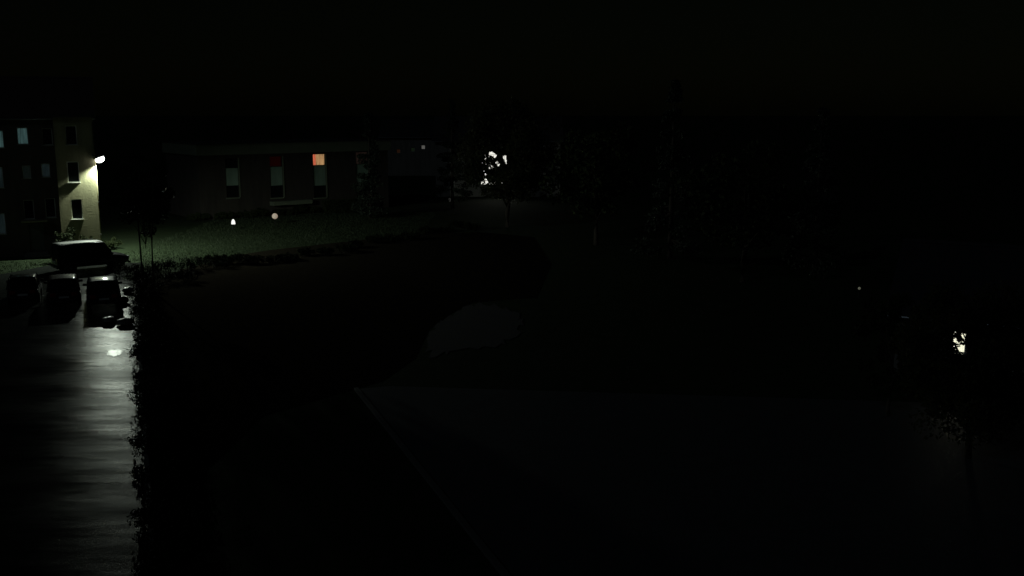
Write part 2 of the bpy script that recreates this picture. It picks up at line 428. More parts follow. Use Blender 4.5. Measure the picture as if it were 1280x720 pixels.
# ------------------------------------------------------------------ cream three-storey building with the wall lamp
C0 = P(120.8, 240, 59.0 * K); C0.z = 0
YAW1 = math.radians(22)
bl = tag(empty('apartment_building', C0, YAW1), 'three-storey building whose cream corner bay carries the bright lamp', 'building')
w1d = Vector((math.cos(YAW1), math.sin(YAW1), 0)); w1n = Vector((w1d.y, -w1d.x, 0))
def loc1(px, py):
    p = on_plane(px, py, C0, w1n); return (p - C0).dot(w1d), p.z
def hole(px, py, wpx, hpx):
    return (loc1(px - wpx / 2, py)[0], loc1(px + wpx / 2, py)[0], loc1(px, py + hpx / 2)[1], loc1(px, py - hpx / 2)[1])
TEAL = mat('curtain_teal_lit', (0.3, 0.4, 0.4), rough=0.9, emit=(0.42, 0.80, 0.78), estr=0.055)
TEALD = mat('curtain_dim_lit', (0.3, 0.4, 0.4), rough=0.9, emit=(0.55, 0.80, 0.72), estr=0.0045)
TEALD2 = mat('curtain_dim_blue', (0.3, 0.4, 0.4), rough=0.9, emit=(0.50, 0.78, 0.85), estr=0.010)
wins = [(28, 170, 14, 21, TEAL), (-1, 174, 11, 22, TEAL), (59, 171, 13, 21, None), (89, 169, 14, 24, None),
        (57, 213, 11, 17, TEALD2), (33, 215, 11, 16, TEALD), (-2, 222, 12, 26, TEALD2), (91.5, 215, 15, 26, None),
        (96, 261.5, 14, 25, None), (63, 260, 13, 24, None), (36, 262, 13, 24, None), (-1, 280, 16, 26, TEALD2),
        (-34, 172, 14, 21, None), (-34, 216, 14, 24, None), (-34, 263, 14, 24, None)]
XB, SB = loc1(73, 240)[0], 2.4                        # the cream corner bay stands 2.4 m proud of the brick wing to keep it unlit
def holew(px, py, wpx, hpx):
    def lw(a, b_):
        p = on_plane(a, b_, C0 - w1n * SB, w1n); return (p - C0).dot(w1d), p.z
    return (lw(px - wpx / 2, py)[0], lw(px + wpx / 2, py)[0], lw(px, py + hpx / 2)[1], lw(px, py - hpx / 2)[1])
XR = 0.0; XL = -18.0; ZT = 10.2
bay = [w_ for w_ in wins if w_[0] > 80]; wing = [w_ for w_ in wins if w_[0] < 80]
hb = [hole(*w_[:4]) for w_ in bay]; hw_ = [holew(*w_[:4]) for w_ in wing]
dz = holew(46, 300, 18, 36); door_h = (dz[0], dz[1], 0.25, 2.35)
mb = MB(); wall_mesh(mb, XB, XR, -0.05, ZT, hb); shell(mb, XB, XR, -0.05, ZT, 11.0); mb.build('wall', CREAM, bl)
mb = MB(); wall_mesh(mb, XL, XB - 0.004, -0.05, ZT, hw_ + [door_h], y=SB); shell(mb, XL, XB - 0.004, -0.05, ZT, 11.0, y=SB); mb.build('wing_wall', BRICK, bl)
for w_, h_ in zip(bay, hb): window(bl, h_, w_[4], mull=0)
for w_, h_ in zip(wing, hw_): window(bl, h_, w_[4], y=SB, mull=0)
dd = MB(); dd.box(door_h[0] + .01, door_h[1] - .01, SB + 0.10, SB + 0.16, 0.26, 2.34); dpt = dd.build('door', DOORM, bl, bevel=.005)
hh = MB(); hh.tube([(door_h[0] + .15, SB + 0.07, 1.2), (door_h[0] + .15, SB + 0.07, 1.45)], 0.018); hh.build('handle', METALG, dpt)
st = MB(); st.box(door_h[0] - .4, door_h[1] + .4, SB - 1.1, SB - 0.003, -0.03, 0.12); st.box(door_h[0] - .25, door_h[1] + .25, SB - 0.7, SB - 0.004, 0.12, 0.25); st.build('steps', KERBM, bl, bevel=.01)
cp = MB(); cp.box(door_h[0] - .4, door_h[1] + .4, SB - 1.0, SB - 0.003, 2.55, 2.67); cp.build('door_canopy', CREAM, bl, bevel=.01)
pl = MB(); pl.box(XB - .03, XR + .03, -0.035, -0.002, -0.03, 1.0); pl.build('plinth', KERBM, bl)
br = MB(); br.box(XB - .25, XR + .25, -0.35, SB - 0.3, ZT + 0.003, ZT + 0.22); br.build('bay_roof', ROOFF, bl)
gable_roof(bl, XL, XR, SB, 11, ZT, 2.8, ROOFT, over=0.25)
dp = MB(); dp.tube([(XR + 0.055, 0.10, ZT - 0.35), (XR + 0.055, 0.10, 0.1)], 0.045, 10); pipe = dp.build('downpipe', CREAM, bl, smooth=True)
for z in (1.6, 4.0, 6.4, 8.8):
    c_ = MB(); c_.box(XR + 0.003, XR + 0.11, 0.04, 0.16, z, z + 0.05); c_.build('bracket', METALG, pipe)

# lamp on a short arm at the corner, shining down and towards the lawn
LP = Vector((*(C0 + w1d * 0.36 + w1n * 0.10).xy, P(122, 198, 59.0 * K).z))
lamp = tag(empty('wall_lamp', LP, YAW1), 'glaring white wall lamp on the corner of the cream building', 'lamp')
AXL = Matrix.Rotation(-YAW1, 3, 'Z') @ Vector((0.36, 0.03, -0.93)).normalized()       # beam axis, lamp's own frame
QL = (-AXL).to_track_quat('Z', 'Y').to_matrix().to_4x4()
m_ = MB(); m_.tube([(-0.44, 0.08, 0.26), (-0.44, -0.02, 0.29), (-0.28, -0.02, 0.32), tuple(-AXL * 0.18)], 0.03, 8); m_.build('arm', METALG, lamp, smooth=True)
m_ = MB(); m_.box(-0.52, -0.38, 0.06, 0.097, 0.12, 0.40); m_.build('wall_plate', METALG, lamp, bevel=.005)
m_ = MB(); m_.lathe([(0.05, 0.22), (0.16, 0.20), (0.30, 0.15), (0.35, 0.04), (0.34, 0.035), (0.29, 0.13), (0.05, 0.18)], 24, QL); m_.build('hood', METALG, lamp, smooth=True)
m_ = MB(); m_.lathe([(0.02, 0.11), (0.27, 0.10), (0.31, 0.03), (0.33, -0.10), (0.27, -0.22), (0.14, -0.29), (0.01, -0.31)], 24, QL); m_.build('lens', LAMPG, lamp, smooth=True)
ld = bpy.data.lights.new('lamp_light', 'SPOT'); ld.energy = 3200; ld.color = (0.87, 1.0, 0.84)
ld.spot_size = math.radians(180); ld.spot_blend = 0.42; ld.shadow_soft_size = 0.14
lo = bpy.data.objects.new('lamp_light', ld); COL.objects.link(lo); lo.parent = lamp; lo.location = AXL * 0.42 + Vector((-0.12, 0.0, 0.0))
lo.rotation_euler = (-AXL).to_track_quat('Z', 'Y').to_euler()

# ------------------------------------------------------------------ long two-storey block with spandrel panels
A = P(251, 262, 78.5 * K); A.z = 0
bd = Vector((math.cos(math.radians(38)), math.sin(math.radians(38)), 0)); bn = Vector((bd.y, -bd.x, 0))
BL = (on_plane(486, 258, A, bn) - A).dot(bd)
b2 = tag(empty('school_block', A, math.atan2(bd.y, bd.x)), 'long low flat-roofed block with pale panels between its windows', 'building')
def loc2(px, py):
    p = on_plane(px, py, A, bn); return (p - A).dot(bd), p.z
H2 = loc2(345, 180)[1]
cols = [(290, 'dark'), (345.5, 'red'), (399.5, 'orange'), (453, 'dim')]
REDC = mat('curtain_red_lit', (0.3, 0.03, 0.02), rough=0.9, emit=(1.0, 0.05, 0.02), estr=0.0045)
ORC = mat('curtain_orange_lit', (0.5, 0.3, 0.15), rough=0.9, emit=(1.0, 0.60, 0.27), estr=0.34)
DIMC = mat('curtain_faint_lit', (0.3, 0.25, 0.2), rough=0.9, emit=(1.0, 0.62, 0.50), estr=0.008)
hol, spans = [], []
for px, k in cols:
    xc, _ = loc2(px, 215)
    hw = 0.66 + 0.06 * (px - 290) / 110
    zu1, zu0, zl1, zl0 = loc2(px, 195 - (px - 345) * .05)[1], loc2(px, 208.5 - (px - 345) * .03)[1], loc2(px, 232)[1], loc2(px, 247)[1]
    hol.append((xc - hw, xc + hw, zu0, zu1, k)); spans.append((xc - hw, xc + hw, zl1, zu0)); hol.append((xc - hw, xc + hw, zl0, zl1, 'dark'))
mb = MB(); wall_mesh(mb, 0, BL, -0.05, H2 - 0.01, [h[:4] for h in hol] + spans); shell(mb, 0, BL, -0.05, H2 - 0.01, 9.0)
mb.build('wall', BROWNW, b2)
for h_ in hol:
    window(b2, h_[:4], {'dark': None, 'red': REDC, 'orange': ORC, 'dim': DIMC}[h_[4]], mull=0, sill=False, frame=METALD)
# the red curtain half drawn inside the orange window
oh = [h for h in hol if h[4] == 'orange'][0]
ORR = mat('curtain_coral_lit', (0.5, 0.1, 0.06), rough=0.9, emit=(1.0, 0.24, 0.12), estr=0.50)
cm = MB(); vs, fs = [], []
for i, x in enumerate(np.linspace(oh[0] + 0.06, oh[0] + 0.42, 17)):
    yy = 0.185 + 0.012 * math.sin(i * 1.7); vs += [(x, yy, oh[2] + 0.03), (x, yy, oh[3] - 0.03)]
    if i: fs.append((2 * i - 2, 2 * i, 2 * i + 1, 2 * i - 1))
cm.add(vs, fs); cm.build('side_curtain', ORR, b2)
for a_, b_, c_, d_ in spans:
    s_ = MB(); s_.box(a_ + .004, b_ - .004, 0.10, 0.16, c_ + .004, d_ - .004); s_.build('spandrel_panel', SPANDREL, b2, bevel=.006)
for (a_, b_, c_, d_), q in zip(spans, range(9)):
    top = hol[2 * q][3]; bot = hol[2 * q + 1][2]
    s_ = MB(); s_.box(b_ + .003, b_ + .11, -0.10, -0.002, bot, top); s_.build('pale_jamb', FASCIA, b2)
    s_ = MB(); s_.box(a_ - .1, b_ + .002, -0.12, -0.003, bot - .12, bot - .003); s_.build('sill', FASCIA, b2)
x0_, z0_ = loc2(337, 250); x1_, _ = loc2(386, 250)
s_ = MB(); s_.box(x0_, x1_, -0.9, -0.002, z0_ - .55, z0_ - .15); s_.build('stone_ledge', FASCIA, b2, bevel=.02)
fs_ = MB(); fs_.box(-0.25, BL + .25, -0.30, 9.3, H2 - 0.95, H2 + 0.10); fs_.build('fascia', FASCIA, b2, bevel=.02)
fs_ = MB(); fs_.box(-0.32, BL + .32, -0.37, 9.37, H2 + 0.103, H2 + 0.18); fs_.build('roof_edge', ROOFF, b2)

# ------------------------------------------------------------------ house behind the big tree, its glazed stairwell lit
def simple_house(name, label, px0, px1, Y, yaw, zt, rise, depth):
    a, b_ = P(px0, 250, Y), P(px1, 250, Y)
    w = b_.x - a.x
    r = tag(empty(name, (a.x, Y, 0), yaw), label, 'house')
    return r, w
h1, w1 = simple_house('stairwell_house', 'rendered house with a brightly lit stairwell window behind the big tree', 545, 700, 100 * K, 0, 7, 2.5, 9)
STAIRL = mat('stair_light', (0.8, 0.8, 0.75), rough=0.8, emit=(1.0, 0.985, 0.90), estr=0.85)
q0, q1 = P(601, 231, 100 * K), P(641, 184, 100 * K)
sh = (q0.x - h1.location.x, q1.x - h1.location.x, q0.z, q1.z)
oth = [(1.0, 2.3, 1.2, 2.5), (1.0, 2.3, 4.2, 5.5), (w1 - 3.2, w1 - 1.9, 4.2, 5.5), (w1 - 3.2, w1 - 1.9, 1.2, 2.5)]
mb = MB(); wall_mesh(mb, 0, w1, -.05, 7.0, [sh] + oth); shell(mb, 0, w1, -.05, 7.0, 9); mb.build('wall', HOUSEW, h1)
window(h1, sh, STAIRL, mull=3, trans=4, frame=METALG)
for o_ in oth: window(h1, o_, None)
gable_roof(h1, 0, w1, 0, 9, 7.0, 2.6, ROOFF)

h2, w2 = simple_house('distant_house', 'far dark house with tiny faint lit windows beyond the trees', 478, 548, 132 * K, 0, 7, 2.4, 8)
FAINT = mat('far_window_white', (0.5, 0.5, 0.5), emit=(1, 0.98, 0.9), estr=0.07)
FAINT2 = mat('far_window_green', (0.5, 0.5, 0.5), emit=(0.5, 0.9, 0.45), estr=0.006)
FAINT3 = mat('far_window_red', (0.5, 0.5, 0.5), emit=(1.0, 0.4, 0.2), estr=0.009)
fh = []
for px, py, m in ((529, 184, FAINT), (516, 187, FAINT2), (498, 189, FAINT3)):
    c = P(px, py, 132 * K); x = c.x - h2.location.x; fh.append((x - .32, x + .32, c.z - .32, c.z + .32, m))
mb = MB(); wall_mesh(mb, 0, w2, -.05, 6.4, [f[:4] for f in fh]); shell(mb, 0, w2, -.05, 6.4, 8); mb.build('wall', HOUSEW, h2)
for f in fh: window(h2, f[:4], f[4], mull=0, sill=False)
gable_roof(h2, 0, w2, 0, 8, 6.4, 2.4, ROOFF)

# ------------------------------------------------------------------ cottage at the right, one window lit behind the leaves
yaw = math.radians(-29)
HC = P(1118, 440, 31.5 * K); HC.z = 0
h3 = tag(empty('cottage', HC, yaw), 'low dark cottage with one lit window behind the leafy tree', 'cottage')
cd = Vector((math.cos(yaw), math.sin(yaw), 0)); cn = Vector((cd.y, -cd.x, 0))
def loc3(px, py):
    p = on_plane(px, py, HC, cn); return (p - HC).dot(cd), p.z
COTL = mat('cottage_light', (0.8, 0.8, 0.7), rough=0.8, emit=(1.0, 0.985, 0.80), estr=0.62)
x0c, z0c = loc3(1188, 441); x1c, z1c = loc3(1209.5, 408)
lh = (x0c, x1c, z0c, z1c)
oc = [(0.6, 1.5, 0.9, 2.0), (x1c + 1.6, x1c + 2.5, 0.9, 2.0), (x1c + 3.6, x1c + 4.5, 0.9, 2.0)]
WC = x1c + 6
mb = MB(); wall_mesh(mb, 0, WC, -.05, 2.9, [lh] + oc); shell(mb, 0, WC, -.05, 2.9, 6.5); mb.build('wall', HOUSEW, h3)
window(h3, lh, COTL, mull=0)
for o_ in oc: window(h3, o_, None)
gable_roof(h3, 0, WC, 0, 6.5, 2.9, 2.2, ROOFF)

# ------------------------------------------------------------------ vehicles
def loft_body(L_, W_, secs, name, m, parent):
    """secs: x, z_bottom, z_top, half width factor"""
    mb = MB(); prof = []
    for x, zb, zt, k in secs:
        w = W_ / 2 * k; hgt = zt - zb
        half = [(0.80 * w, zb), (0.97 * w, zb + 0.10 * hgt + .02), (w, zb + 0.45 * hgt), (0.985 * w, zb + 0.72 * hgt), (0.90 * w, zb + 0.95 * hgt), (0.55 * w, zt + .012), (0.0, zt + .022)]
        full = half + [(-y, z) for y, z in half[-2::-1]]
        prof.append([(x, y, z) for y, z in full])
    n_ = len(prof[0]); vs = [v for p in prof for v in p]; fs = []
    for i in range(len(prof) - 1):
        for k in range(n_):
            fs.append((i * n_ + k, (i + 1) * n_ + k, (i + 1) * n_ + (k + 1) % n_, i * n_ + (k + 1) % n_))
    fs.append(tuple(range(n_))); fs.append(tuple((len(prof) - 1) * n_ + k for k in range(n_))[::-1])
    mb.add(vs, fs)
    o = mb.build(name, m, parent, smooth=True); sub(o, 1); return o
def make_car(name, L_, W_, H_, paint, roofm, kind):
    r = empty(name, (0, 0, 0))
    hl = L_ / 2
    zb = 0.24 if kind != 'van' else 0.30
    belt = H_ * 0.60 if kind != 'van' else H_ * 0.56
    if kind == 'van':
        hood, wsb, wst, rt, rb = H_ * 0.52, hl - 1.15, hl - 1.75, -hl + 0.22, -hl + 0.06
    else:
        hood, wsb, wst, rt, rb = H_ * 0.60, hl - 1.05, hl - 1.75, -hl + 0.62, -hl + 0.16
    secs = [(-hl, zb + .18, belt - .12, .86), (-hl + .06, zb + .06, belt - .02, .94), (-hl + .45, zb, belt, 1.0), (-hl * .35, zb, belt, 1.0), (hl * .25, zb, belt, 1.0),
            (wsb, zb, belt - .005, 1.0), (hl - .55, zb, hood - .05, .98), (hl - .18, zb + .03, hood - .13, .93), (hl, zb + .14, hood - .30, .84)]
    body = loft_body(L_, W_, secs, 'body', paint, r)
    wb, wr = W_ / 2 * .955, W_ / 2 * .79
    if kind == 'van': wr = W_ / 2 * .86
    zr = H_ - .05
    z0 = belt - 0.03
    # glass faces
    def pane(nm, q, m=CARGLASS):
        p = MB(); q = [Vector(v) for v in q]; nrm = (q[1] - q[0]).cross(q[3] - q[0]).normalized() * 0.012
        p.add([v for v in q] + [v - nrm for v in q], [(0, 1, 2, 3), (7, 6, 5, 4), (0, 4, 5, 1), (1, 5, 6, 2), (2, 6, 7, 3), (3, 7, 4, 0)]); return p.build(nm, m, r)
    pane('windscreen', [(wsb, wb * .97, z0), (wsb, -wb * .97, z0), (wst, -wr * .97, zr), (wst, wr * .97, zr)])
    pane('rear_window', [(rb, -wb * .95, z0), (rb, wb * .95, z0), (rt, wr * .95, zr), (rt, -wr * .95, zr)])
    nb = 3 if kind == 'van' else 2
    for s_ in (1, -1):
        for i in range(nb):
            f0, f1 = i / nb, (i + 1) / nb
            xb0, xb1 = rb + (wsb - rb) * f0, rb + (wsb - rb) * f1
            xt0, xt1 = rt + (wst - rt) * f0, rt + (wst - rt) * f1
            q = [(xb0, s_ * wb, z0), (xb1, s_ * wb, z0), (xt1, s_ * wr, zr), (xt0, s_ * wr, zr)]
            pane('side_window', q if s_ < 0 else q[::-1])
        for i in range(nb + 1):
            f = i / nb
            xb, xt = rb + (wsb - rb) * f, rt + (wst - rt) * f
            p = MB(); p.tube([(xb, s_ * wb, z0), (xt, s_ * wr, zr + .01)], 0.045 if i in (0, nb) else 0.03, 6); p.build('pillar', paint, r, smooth=True)
    # crowned roof
    mb = MB(); vs, fs = [], []; nx_, ny_ = 8, 8
    for i in range(nx_ + 1):
        for j in range(ny_ + 1):
            u, v = i / nx_, j / ny_ * 2 - 1
            x = rt - .03 + (wst - rt + .06) * u
            cr = 0.055 * (1 - v * v) * (0.55 + 0.45 * math.sin(math.pi * u)) + 0.035 * math.sin(math.pi * u)
            vs.append((x, v * (wr + .025), zr + cr - 0.01 * abs(v) ** 4))
    for i in range(nx_):
        for j in range(ny_):
            a = i * (ny_ + 1) + j; fs.append((a, a + ny_ + 1, a + ny_ + 2, a + 1))
    mb.add(vs, fs); ro = mb.build('roof', roofm, r, smooth=True)
    so = ro.modifiers.new('solid', 'SOLIDIFY'); so.thickness = 0.03
    aer = MB(); aer.tube([(rt + .25, 0, zr + .07), (rt + .02, 0, zr + .28)], 0.006, 5); aer.build('aerial', TRIM, r)
    # wheels
    wr_ = 0.31 if kind != 'van' else 0.34
    for sx in (hl - .82, -hl + .78):
        for s_ in (1, -1):
            M = Matrix.Translation((sx, s_ * (W_ / 2 - .105), wr_)) @ Matrix.Rotation(math.pi / 2 * -s_, 4, 'X')
            ar = MB(); ar.lathe([(wr_ + .055, -.02), (wr_ + .055, .1075), (0.05, .1075)], 20, M); wa = ar.build('wheel_arch', TRIM, r)
            t = MB(); t.lathe([(wr_ * .62, -.09), (wr_ * .92, -.10), (wr_, -.06), (wr_, .08), (wr_ * .93, .118), (wr_ * .64, .112)], 24, M); w_ = t.build('wheel', TYRE, r, smooth=True)
            rm = MB(); rm.lathe([(wr_ * .64, .09), (wr_ * .62, .116), (wr_ * .55, .108), (wr_ * .2, .112), (.03, .122)], 16, M); rm.build('rim', RIM, w_)
    for s_ in (1, -1):
        t = MB(); t.box(-hl - .006, -hl + .16, s_ * W_ / 2 * .58 - .12, s_ * W_ / 2 * .58 + .18 * 1, belt - .30, belt - .10) if s_ > 0 else t.box(-hl - .006, -hl + .16, -W_ / 2 * .58 - .18, -W_ / 2 * .58 + .12, belt - .30, belt - .10)
        t.build('tail_light', REDL, r, bevel=.02)
        t = MB(); c_ = s_ * W_ / 2 * .60; t.box(hl - .22, hl - .03, c_ - .17, c_ + .17, hood - .33, hood - .19); t.build('headlight', CLEARL, r, bevel=.03)
        t = MB(); xm = wsb - .12; t.box(xm - .06, xm + .06, s_ * wb + (0.02 if s_ > 0 else -.20), s_ * wb + (.20 if s_ > 0 else -.02), belt - .01, belt + .13); t.build('wing_mirror', paint, r, bevel=.03)
        for xd in (-.05, -1.0):
            t = MB(); yy = s_ * (W_ / 2 + .004); t.box(xd - .09, xd + .09, min(yy, yy - s_ * .03), max(yy, yy - s_ * .03), belt - .16, belt - .125); t.build('door_handle', TRIM, r)
    t = MB(); t.box(-hl - .03, -hl + .10, -W_ / 2 * .80, W_ / 2 * .80, zb + .02, zb + .20); t.build('rear_bumper', TRIM, r, bevel=.03)
    t = MB(); t.box(hl - .12, hl + .02, -W_ / 2 * .76, W_ / 2 * .76, zb + .02, zb + .18); t.build('front_bumper', TRIM, r, bevel=.03)
    t = MB(); t.box(-hl - .012, -hl + .02, -.26, .26, belt - .40, belt - .29); t.build('number_plate', PLATE, r)
    if kind == 'van':
        for s_ in (1, -1):
            t = MB(); t.tube([(rt + .1, s_ * (wr - .06), zr + .055), (wst - .15, s_ * (wr - .06), zr + .055)], 0.02, 6); t.build('roof_rail', TRIM, r)
    return r
def paint(nm, c): return mat(nm, c, rough=0.5, metal=0.0, spec=0.02, coat=0.7, var=0.08, vscale=2)
BLACKP, NAVYP, GREYP, MAROON = paint('black_paint', (0.012, 0.012, 0.014)), paint('navy_paint', (0.012, 0.014, 0.022)), paint('anthracite_paint', (0.02, 0.02, 0.021)), paint('dark_maroon_paint', (0.022, 0.012, 0.012))
VANROOF = mat('grey_van_roof', (0.84, 0.85, 0.82), rough=0.45, coat=0.8, var=0.15, vscale=2)
hd = math.atan2(axd.y, axd.x)
def place_car(o, px, py, yaw_off=0.0, half=2.0):
    p = G(px, py) + axd * half
    o.location = (p.x, p.y, 0.001); o.rotation_euler = (0, 0, hd + math.radians(yaw_off))
c3 = make_car('parked_car', 4.05, 1.78, 1.47, NAVYP, NAVYP, 'hatch'); place_car(c3, 131, 386, 0, 2.03)
tag(c3, 'dark hatchback parked beside the planted kerb, lamp glinting on its roof', 'car')
c2 = make_car('parked_car', 4.2, 1.76, 1.50, MAROON, MAROON, 'hatch'); place_car(c2, 80, 384, 1, 2.1)
tag(c2, 'dark maroon hatchback parked between two other dark cars', 'car')
c1 = make_car('parked_car', 3.7, 1.66, 1.45, GREYP, GREYP, 'hatch'); place_car(c1, 30, 380, -1, 1.85)
tag(c1, 'small anthracite car at the outer end of the parked row', 'car')
vn = make_car('parked_van', 4.75, 1.92, 1.95, BLACKP, VANROOF, 'van'); vn.location = (VANC.x, VANC.y, 0.001); vn.rotation_euler = (0, 0, VANA)
tag(vn, 'dark van with a brightly lit pale roof parked below the wall lamp', 'van')

# ------------------------------------------------------------------ plants
def leaf_cloud(rng, centres, radii, per, size, squash=0.8, gaps=()):
    """many small leaf quads spread through clumps"""
    pts = []
    for c, r_ in zip(centres, radii):
        d = rng.normal(size=(per, 3)); d /= np.linalg.norm(d, axis=1)[:, None]
        rad = r_ * rng.uniform(0.25, 1.0, per) ** 0.6
        p = np.array(c) + d * rad[:, None] * np.array([1, 1, squash]); pts.append(p)
    p = np.concatenate(pts)
    for gc, gr in gaps: p = p[np.linalg.norm((p - np.array(gc)), axis=1) > gr]
    n_ = len(p)
    a = rng.normal(size=(n_, 3)); a /= np.linalg.norm(a, axis=1)[:, None]
    b_ = np.cross(a, rng.normal(size=(n_, 3))); b_ /= np.linalg.norm(b_, axis=1)[:, None]
    s_ = size * rng.uniform(0.6, 1.3, n_)[:, None]
    V = np.stack([p - a * s_, p + b_ * s_ * .45, p + a * s_, p - b_ * s_ * .45], 1)
    return V.reshape(-1, 3), np.arange(n_ * 4).reshape(-1, 4)
def leaf_obj(name, V, F, m, parent):
    me = bpy.data.meshes.new(name); me.from_pydata(V.tolist(), [], F.tolist()); me.materials.append(m); return link(name, me, parent)
def broadleaf(name, label, loc, height, rx, crown0, seed, clumps=46, per=110, size=0.16, m=LEAF, stems=1, group=None, gaps=(), trunk_r=None, fill=1.0):
    rng = np.random.default_rng(seed)
    r = tag(empty(name, loc, 0), label, 'tree', group)
    tr = trunk_r or height * 0.018
    zc = (crown0 + height) / 2; rz = (height - crown0) / 2
    cs, rs = [], []
    while len(cs) < clumps:
        d = rng.uniform(-1, 1, 3)
        q = np.linalg.norm(d)
        if q > 1 or q < 0.25: continue
        lump = 1 + 0.18 * math.sin(5 * math.atan2(d[1], d[0]) + seed)
        cs.append((d[0] * rx * lump * fill, d[1] * rx * lump * fill, zc + d[2] * rz)); rs.append(rx * rng.uniform(0.20, 0.36))
    mb = MB()
    for s_ in range(stems):
        off = 0 if stems == 1 else (s_ - .5) * 0.62
        top = (off * 1.6 + rng.normal() * .1, rng.normal() * .15, zc + rz * .3)
        mb.tube([(off, 0, -0.05), (off * 1.05, 0.02, crown0 * .5), (off * 1.2 + rng.normal() * .06, rng.normal() * .06, crown0), top], [tr * 1.25, tr, tr * .85, tr * .2], 9)
    t = mb.build('trunk', BARK, r, smooth=True)
    lb = MB(); lb.tube([(0, 0, crown0 * .8), (0, 0, zc + rz * .2)], [tr * .5, tr * .15], 6)
    for k in range(0, clumps, max(1, clumps // 16)):
        c = Vector(cs[k]); z_ = min(max(crown0 * .85, c.z - rz * .7), zc + rz * .15)
        lb.tube([(0, 0, z_), tuple(Vector((0, 0, z_)).lerp(c, .5) + Vector((0, 0, .15))), tuple(c)], [tr * .45, tr * .25, tr * .08], 6)
    tag(lb.build('limbs', BARK, r, smooth=True), kind='stuff')
    V, F = leaf_cloud(rng, cs, rs, per, size, gaps=gaps)
    leaf_obj('crown', V, F, m, r)
    return r
def conifer(name, label, loc, height, rx, seed, group=None):
    rng = np.random.default_rng(seed); r = tag(empty(name, loc, 0), label, 'tree', group)
    mb = MB(); mb.tube([(0, 0, -.05), (0, 0, height * .5), (0, 0, height)], [height * .016, height * .01, .02], 8); mb.build('trunk', BARK, r, smooth=True)
    cs, rs = [], []; lb = MB()
    for k in range(70):
        f = rng.uniform(0, 1) ** 1.3; z_ = height * (.08 + .9 * f); w = rx * (1 - f) * rng.uniform(.55, 1.05) + .1; a = rng.uniform(0, 6.283)
        cs.append((w * math.cos(a) * .75, w * math.sin(a) * .75, z_ - .15 * w)); rs.append(.35 + .45 * (1 - f))
        lb.tube([(0, 0, z_), (w * math.cos(a), w * math.sin(a), z_ - .25 * w)], [.04, .012], 5)
    tag(lb.build('limbs', BARK, r), kind='stuff')
    V, F = leaf_cloud(rng, cs, rs, 90, .14, .5); leaf_obj('crown', V, F, NEEDLE, r); return r
def shrub(name, label, loc, rx, h, seed, m=SHRUBL, group=None, per=60, size=0.055, cl=26):
    rng = np.random.default_rng(seed); r = tag(empty(name, loc, rng.uniform(0, 6)), label, 'shrub', group)
    cs, rs = [], []
    for k in range(cl):
        a, q = rng.uniform(0, 6.283), math.sqrt(rng.uniform(0, 1)); z_ = h * (.25 + .6 * rng.uniform(0, 1) * (1 - .5 * q * q))
        cs.append((rx * .85 * q * math.cos(a), rx * .85 * q * math.sin(a), z_)); rs.append(rx * rng.uniform(.18, .32))
    V, F = leaf_cloud(rng, cs, rs, per, size, .9); leaf_obj('foliage', V, F, m, r)
    mb = MB()
    for k in range(0, cl, 4): mb.tube([(0.1 * math.cos(k), .1 * math.sin(k), -.03), (cs[k][0] * .6, cs[k][1] * .6, cs[k][2] * .6), cs[k]], [.02, .013, .006], 5)
    tag(mb.build('stems', BARK, r), kind='stuff')
    return r

# young two-stemmed tree on the lawn beside the lot
p = G(186, 366)
broadleaf('young_tree', 'young two-stemmed tree standing dark against the lit lawn', (p.x, p.y, -.02), 8.2, 1.75, 3.4, 5, clumps=44, per=130, size=.12, stems=2, trunk_r=0.055)
# big tree with the lit stairwell shining through
p = P(634, 250, 74 * K)
gp = []; rgp = np.random.default_rng(3)
for px, py, rr in ((614.5, 191.5, .26), (618.5, 194.5, .28), (613, 195, .16), (631, 196, .27), (632.5, 201, .30), (634.5, 205, .2), (621, 203, .2), (623.5, 206, .22), (621, 208, .12), (614, 207.5, .2),
                   (612, 210.5, .16), (605, 214, .17), (606.5, 218, .17), (607, 224.5, .2), (608, 229, .17), (625, 198, .12), (627, 211, .12), (618, 214, .10), (624, 189, .1)):
    for Y_ in np.arange(74 * K - 5, 74 * K + 5.2, 0.25):
        c = P(px, py, Y_); gp.append(((c.x - p.x + rgp.normal(0, .04), c.y - p.y, c.z + .02 + rgp.normal(0, .04)), rr * rgp.uniform(.75, 1.12)))
broadleaf('big_tree', 'big broadleaf tree with bright light breaking through its crown', (p.x, p.y, -.02), 11.5, 4.2, 2.2, 21, clumps=150, per=190, size=.17, m=LEAFT, gaps=gp)
trees = [
    ('conifer', 464, 80, 10.5, 2.3, 'slim dark conifer beside the end of the low block'),
    ('conifer', 566, 88, 12.0, 2.6, 'tall dark conifer between the distant house and the big tree'),
    ('broad', 745, 64, 10.0, 3.6, 'dark round-headed tree next to the big light-pierced tree'),
    ('conifer', 838, 58, 13.0, 3.0, 'tallest dark conifer in the middle of the park'),
    ('broad', 930, 50, 9.0, 3.4, 'dark spreading tree on the lawn beyond the forecourt'),
    ('conifer', 1020, 52, 11.0, 2.6, 'dark conifer standing behind the small garden lantern'),
]
for i, (k, px, Y_, h_, rx, lb_) in enumerate(trees):
    q = P(px, 300, Y_ * K)
    if k == 'conifer': conifer('conifer_tree', lb_, (q.x, q.y, -.02), h_, rx, 40 + i, 'trees of the dark park')
    else: broadleaf('broadleaf_tree', lb_, (q.x, q.y, -.02), h_, rx, 2.4, 40 + i, clumps=50, per=120, size=.2, group='trees of the dark park')
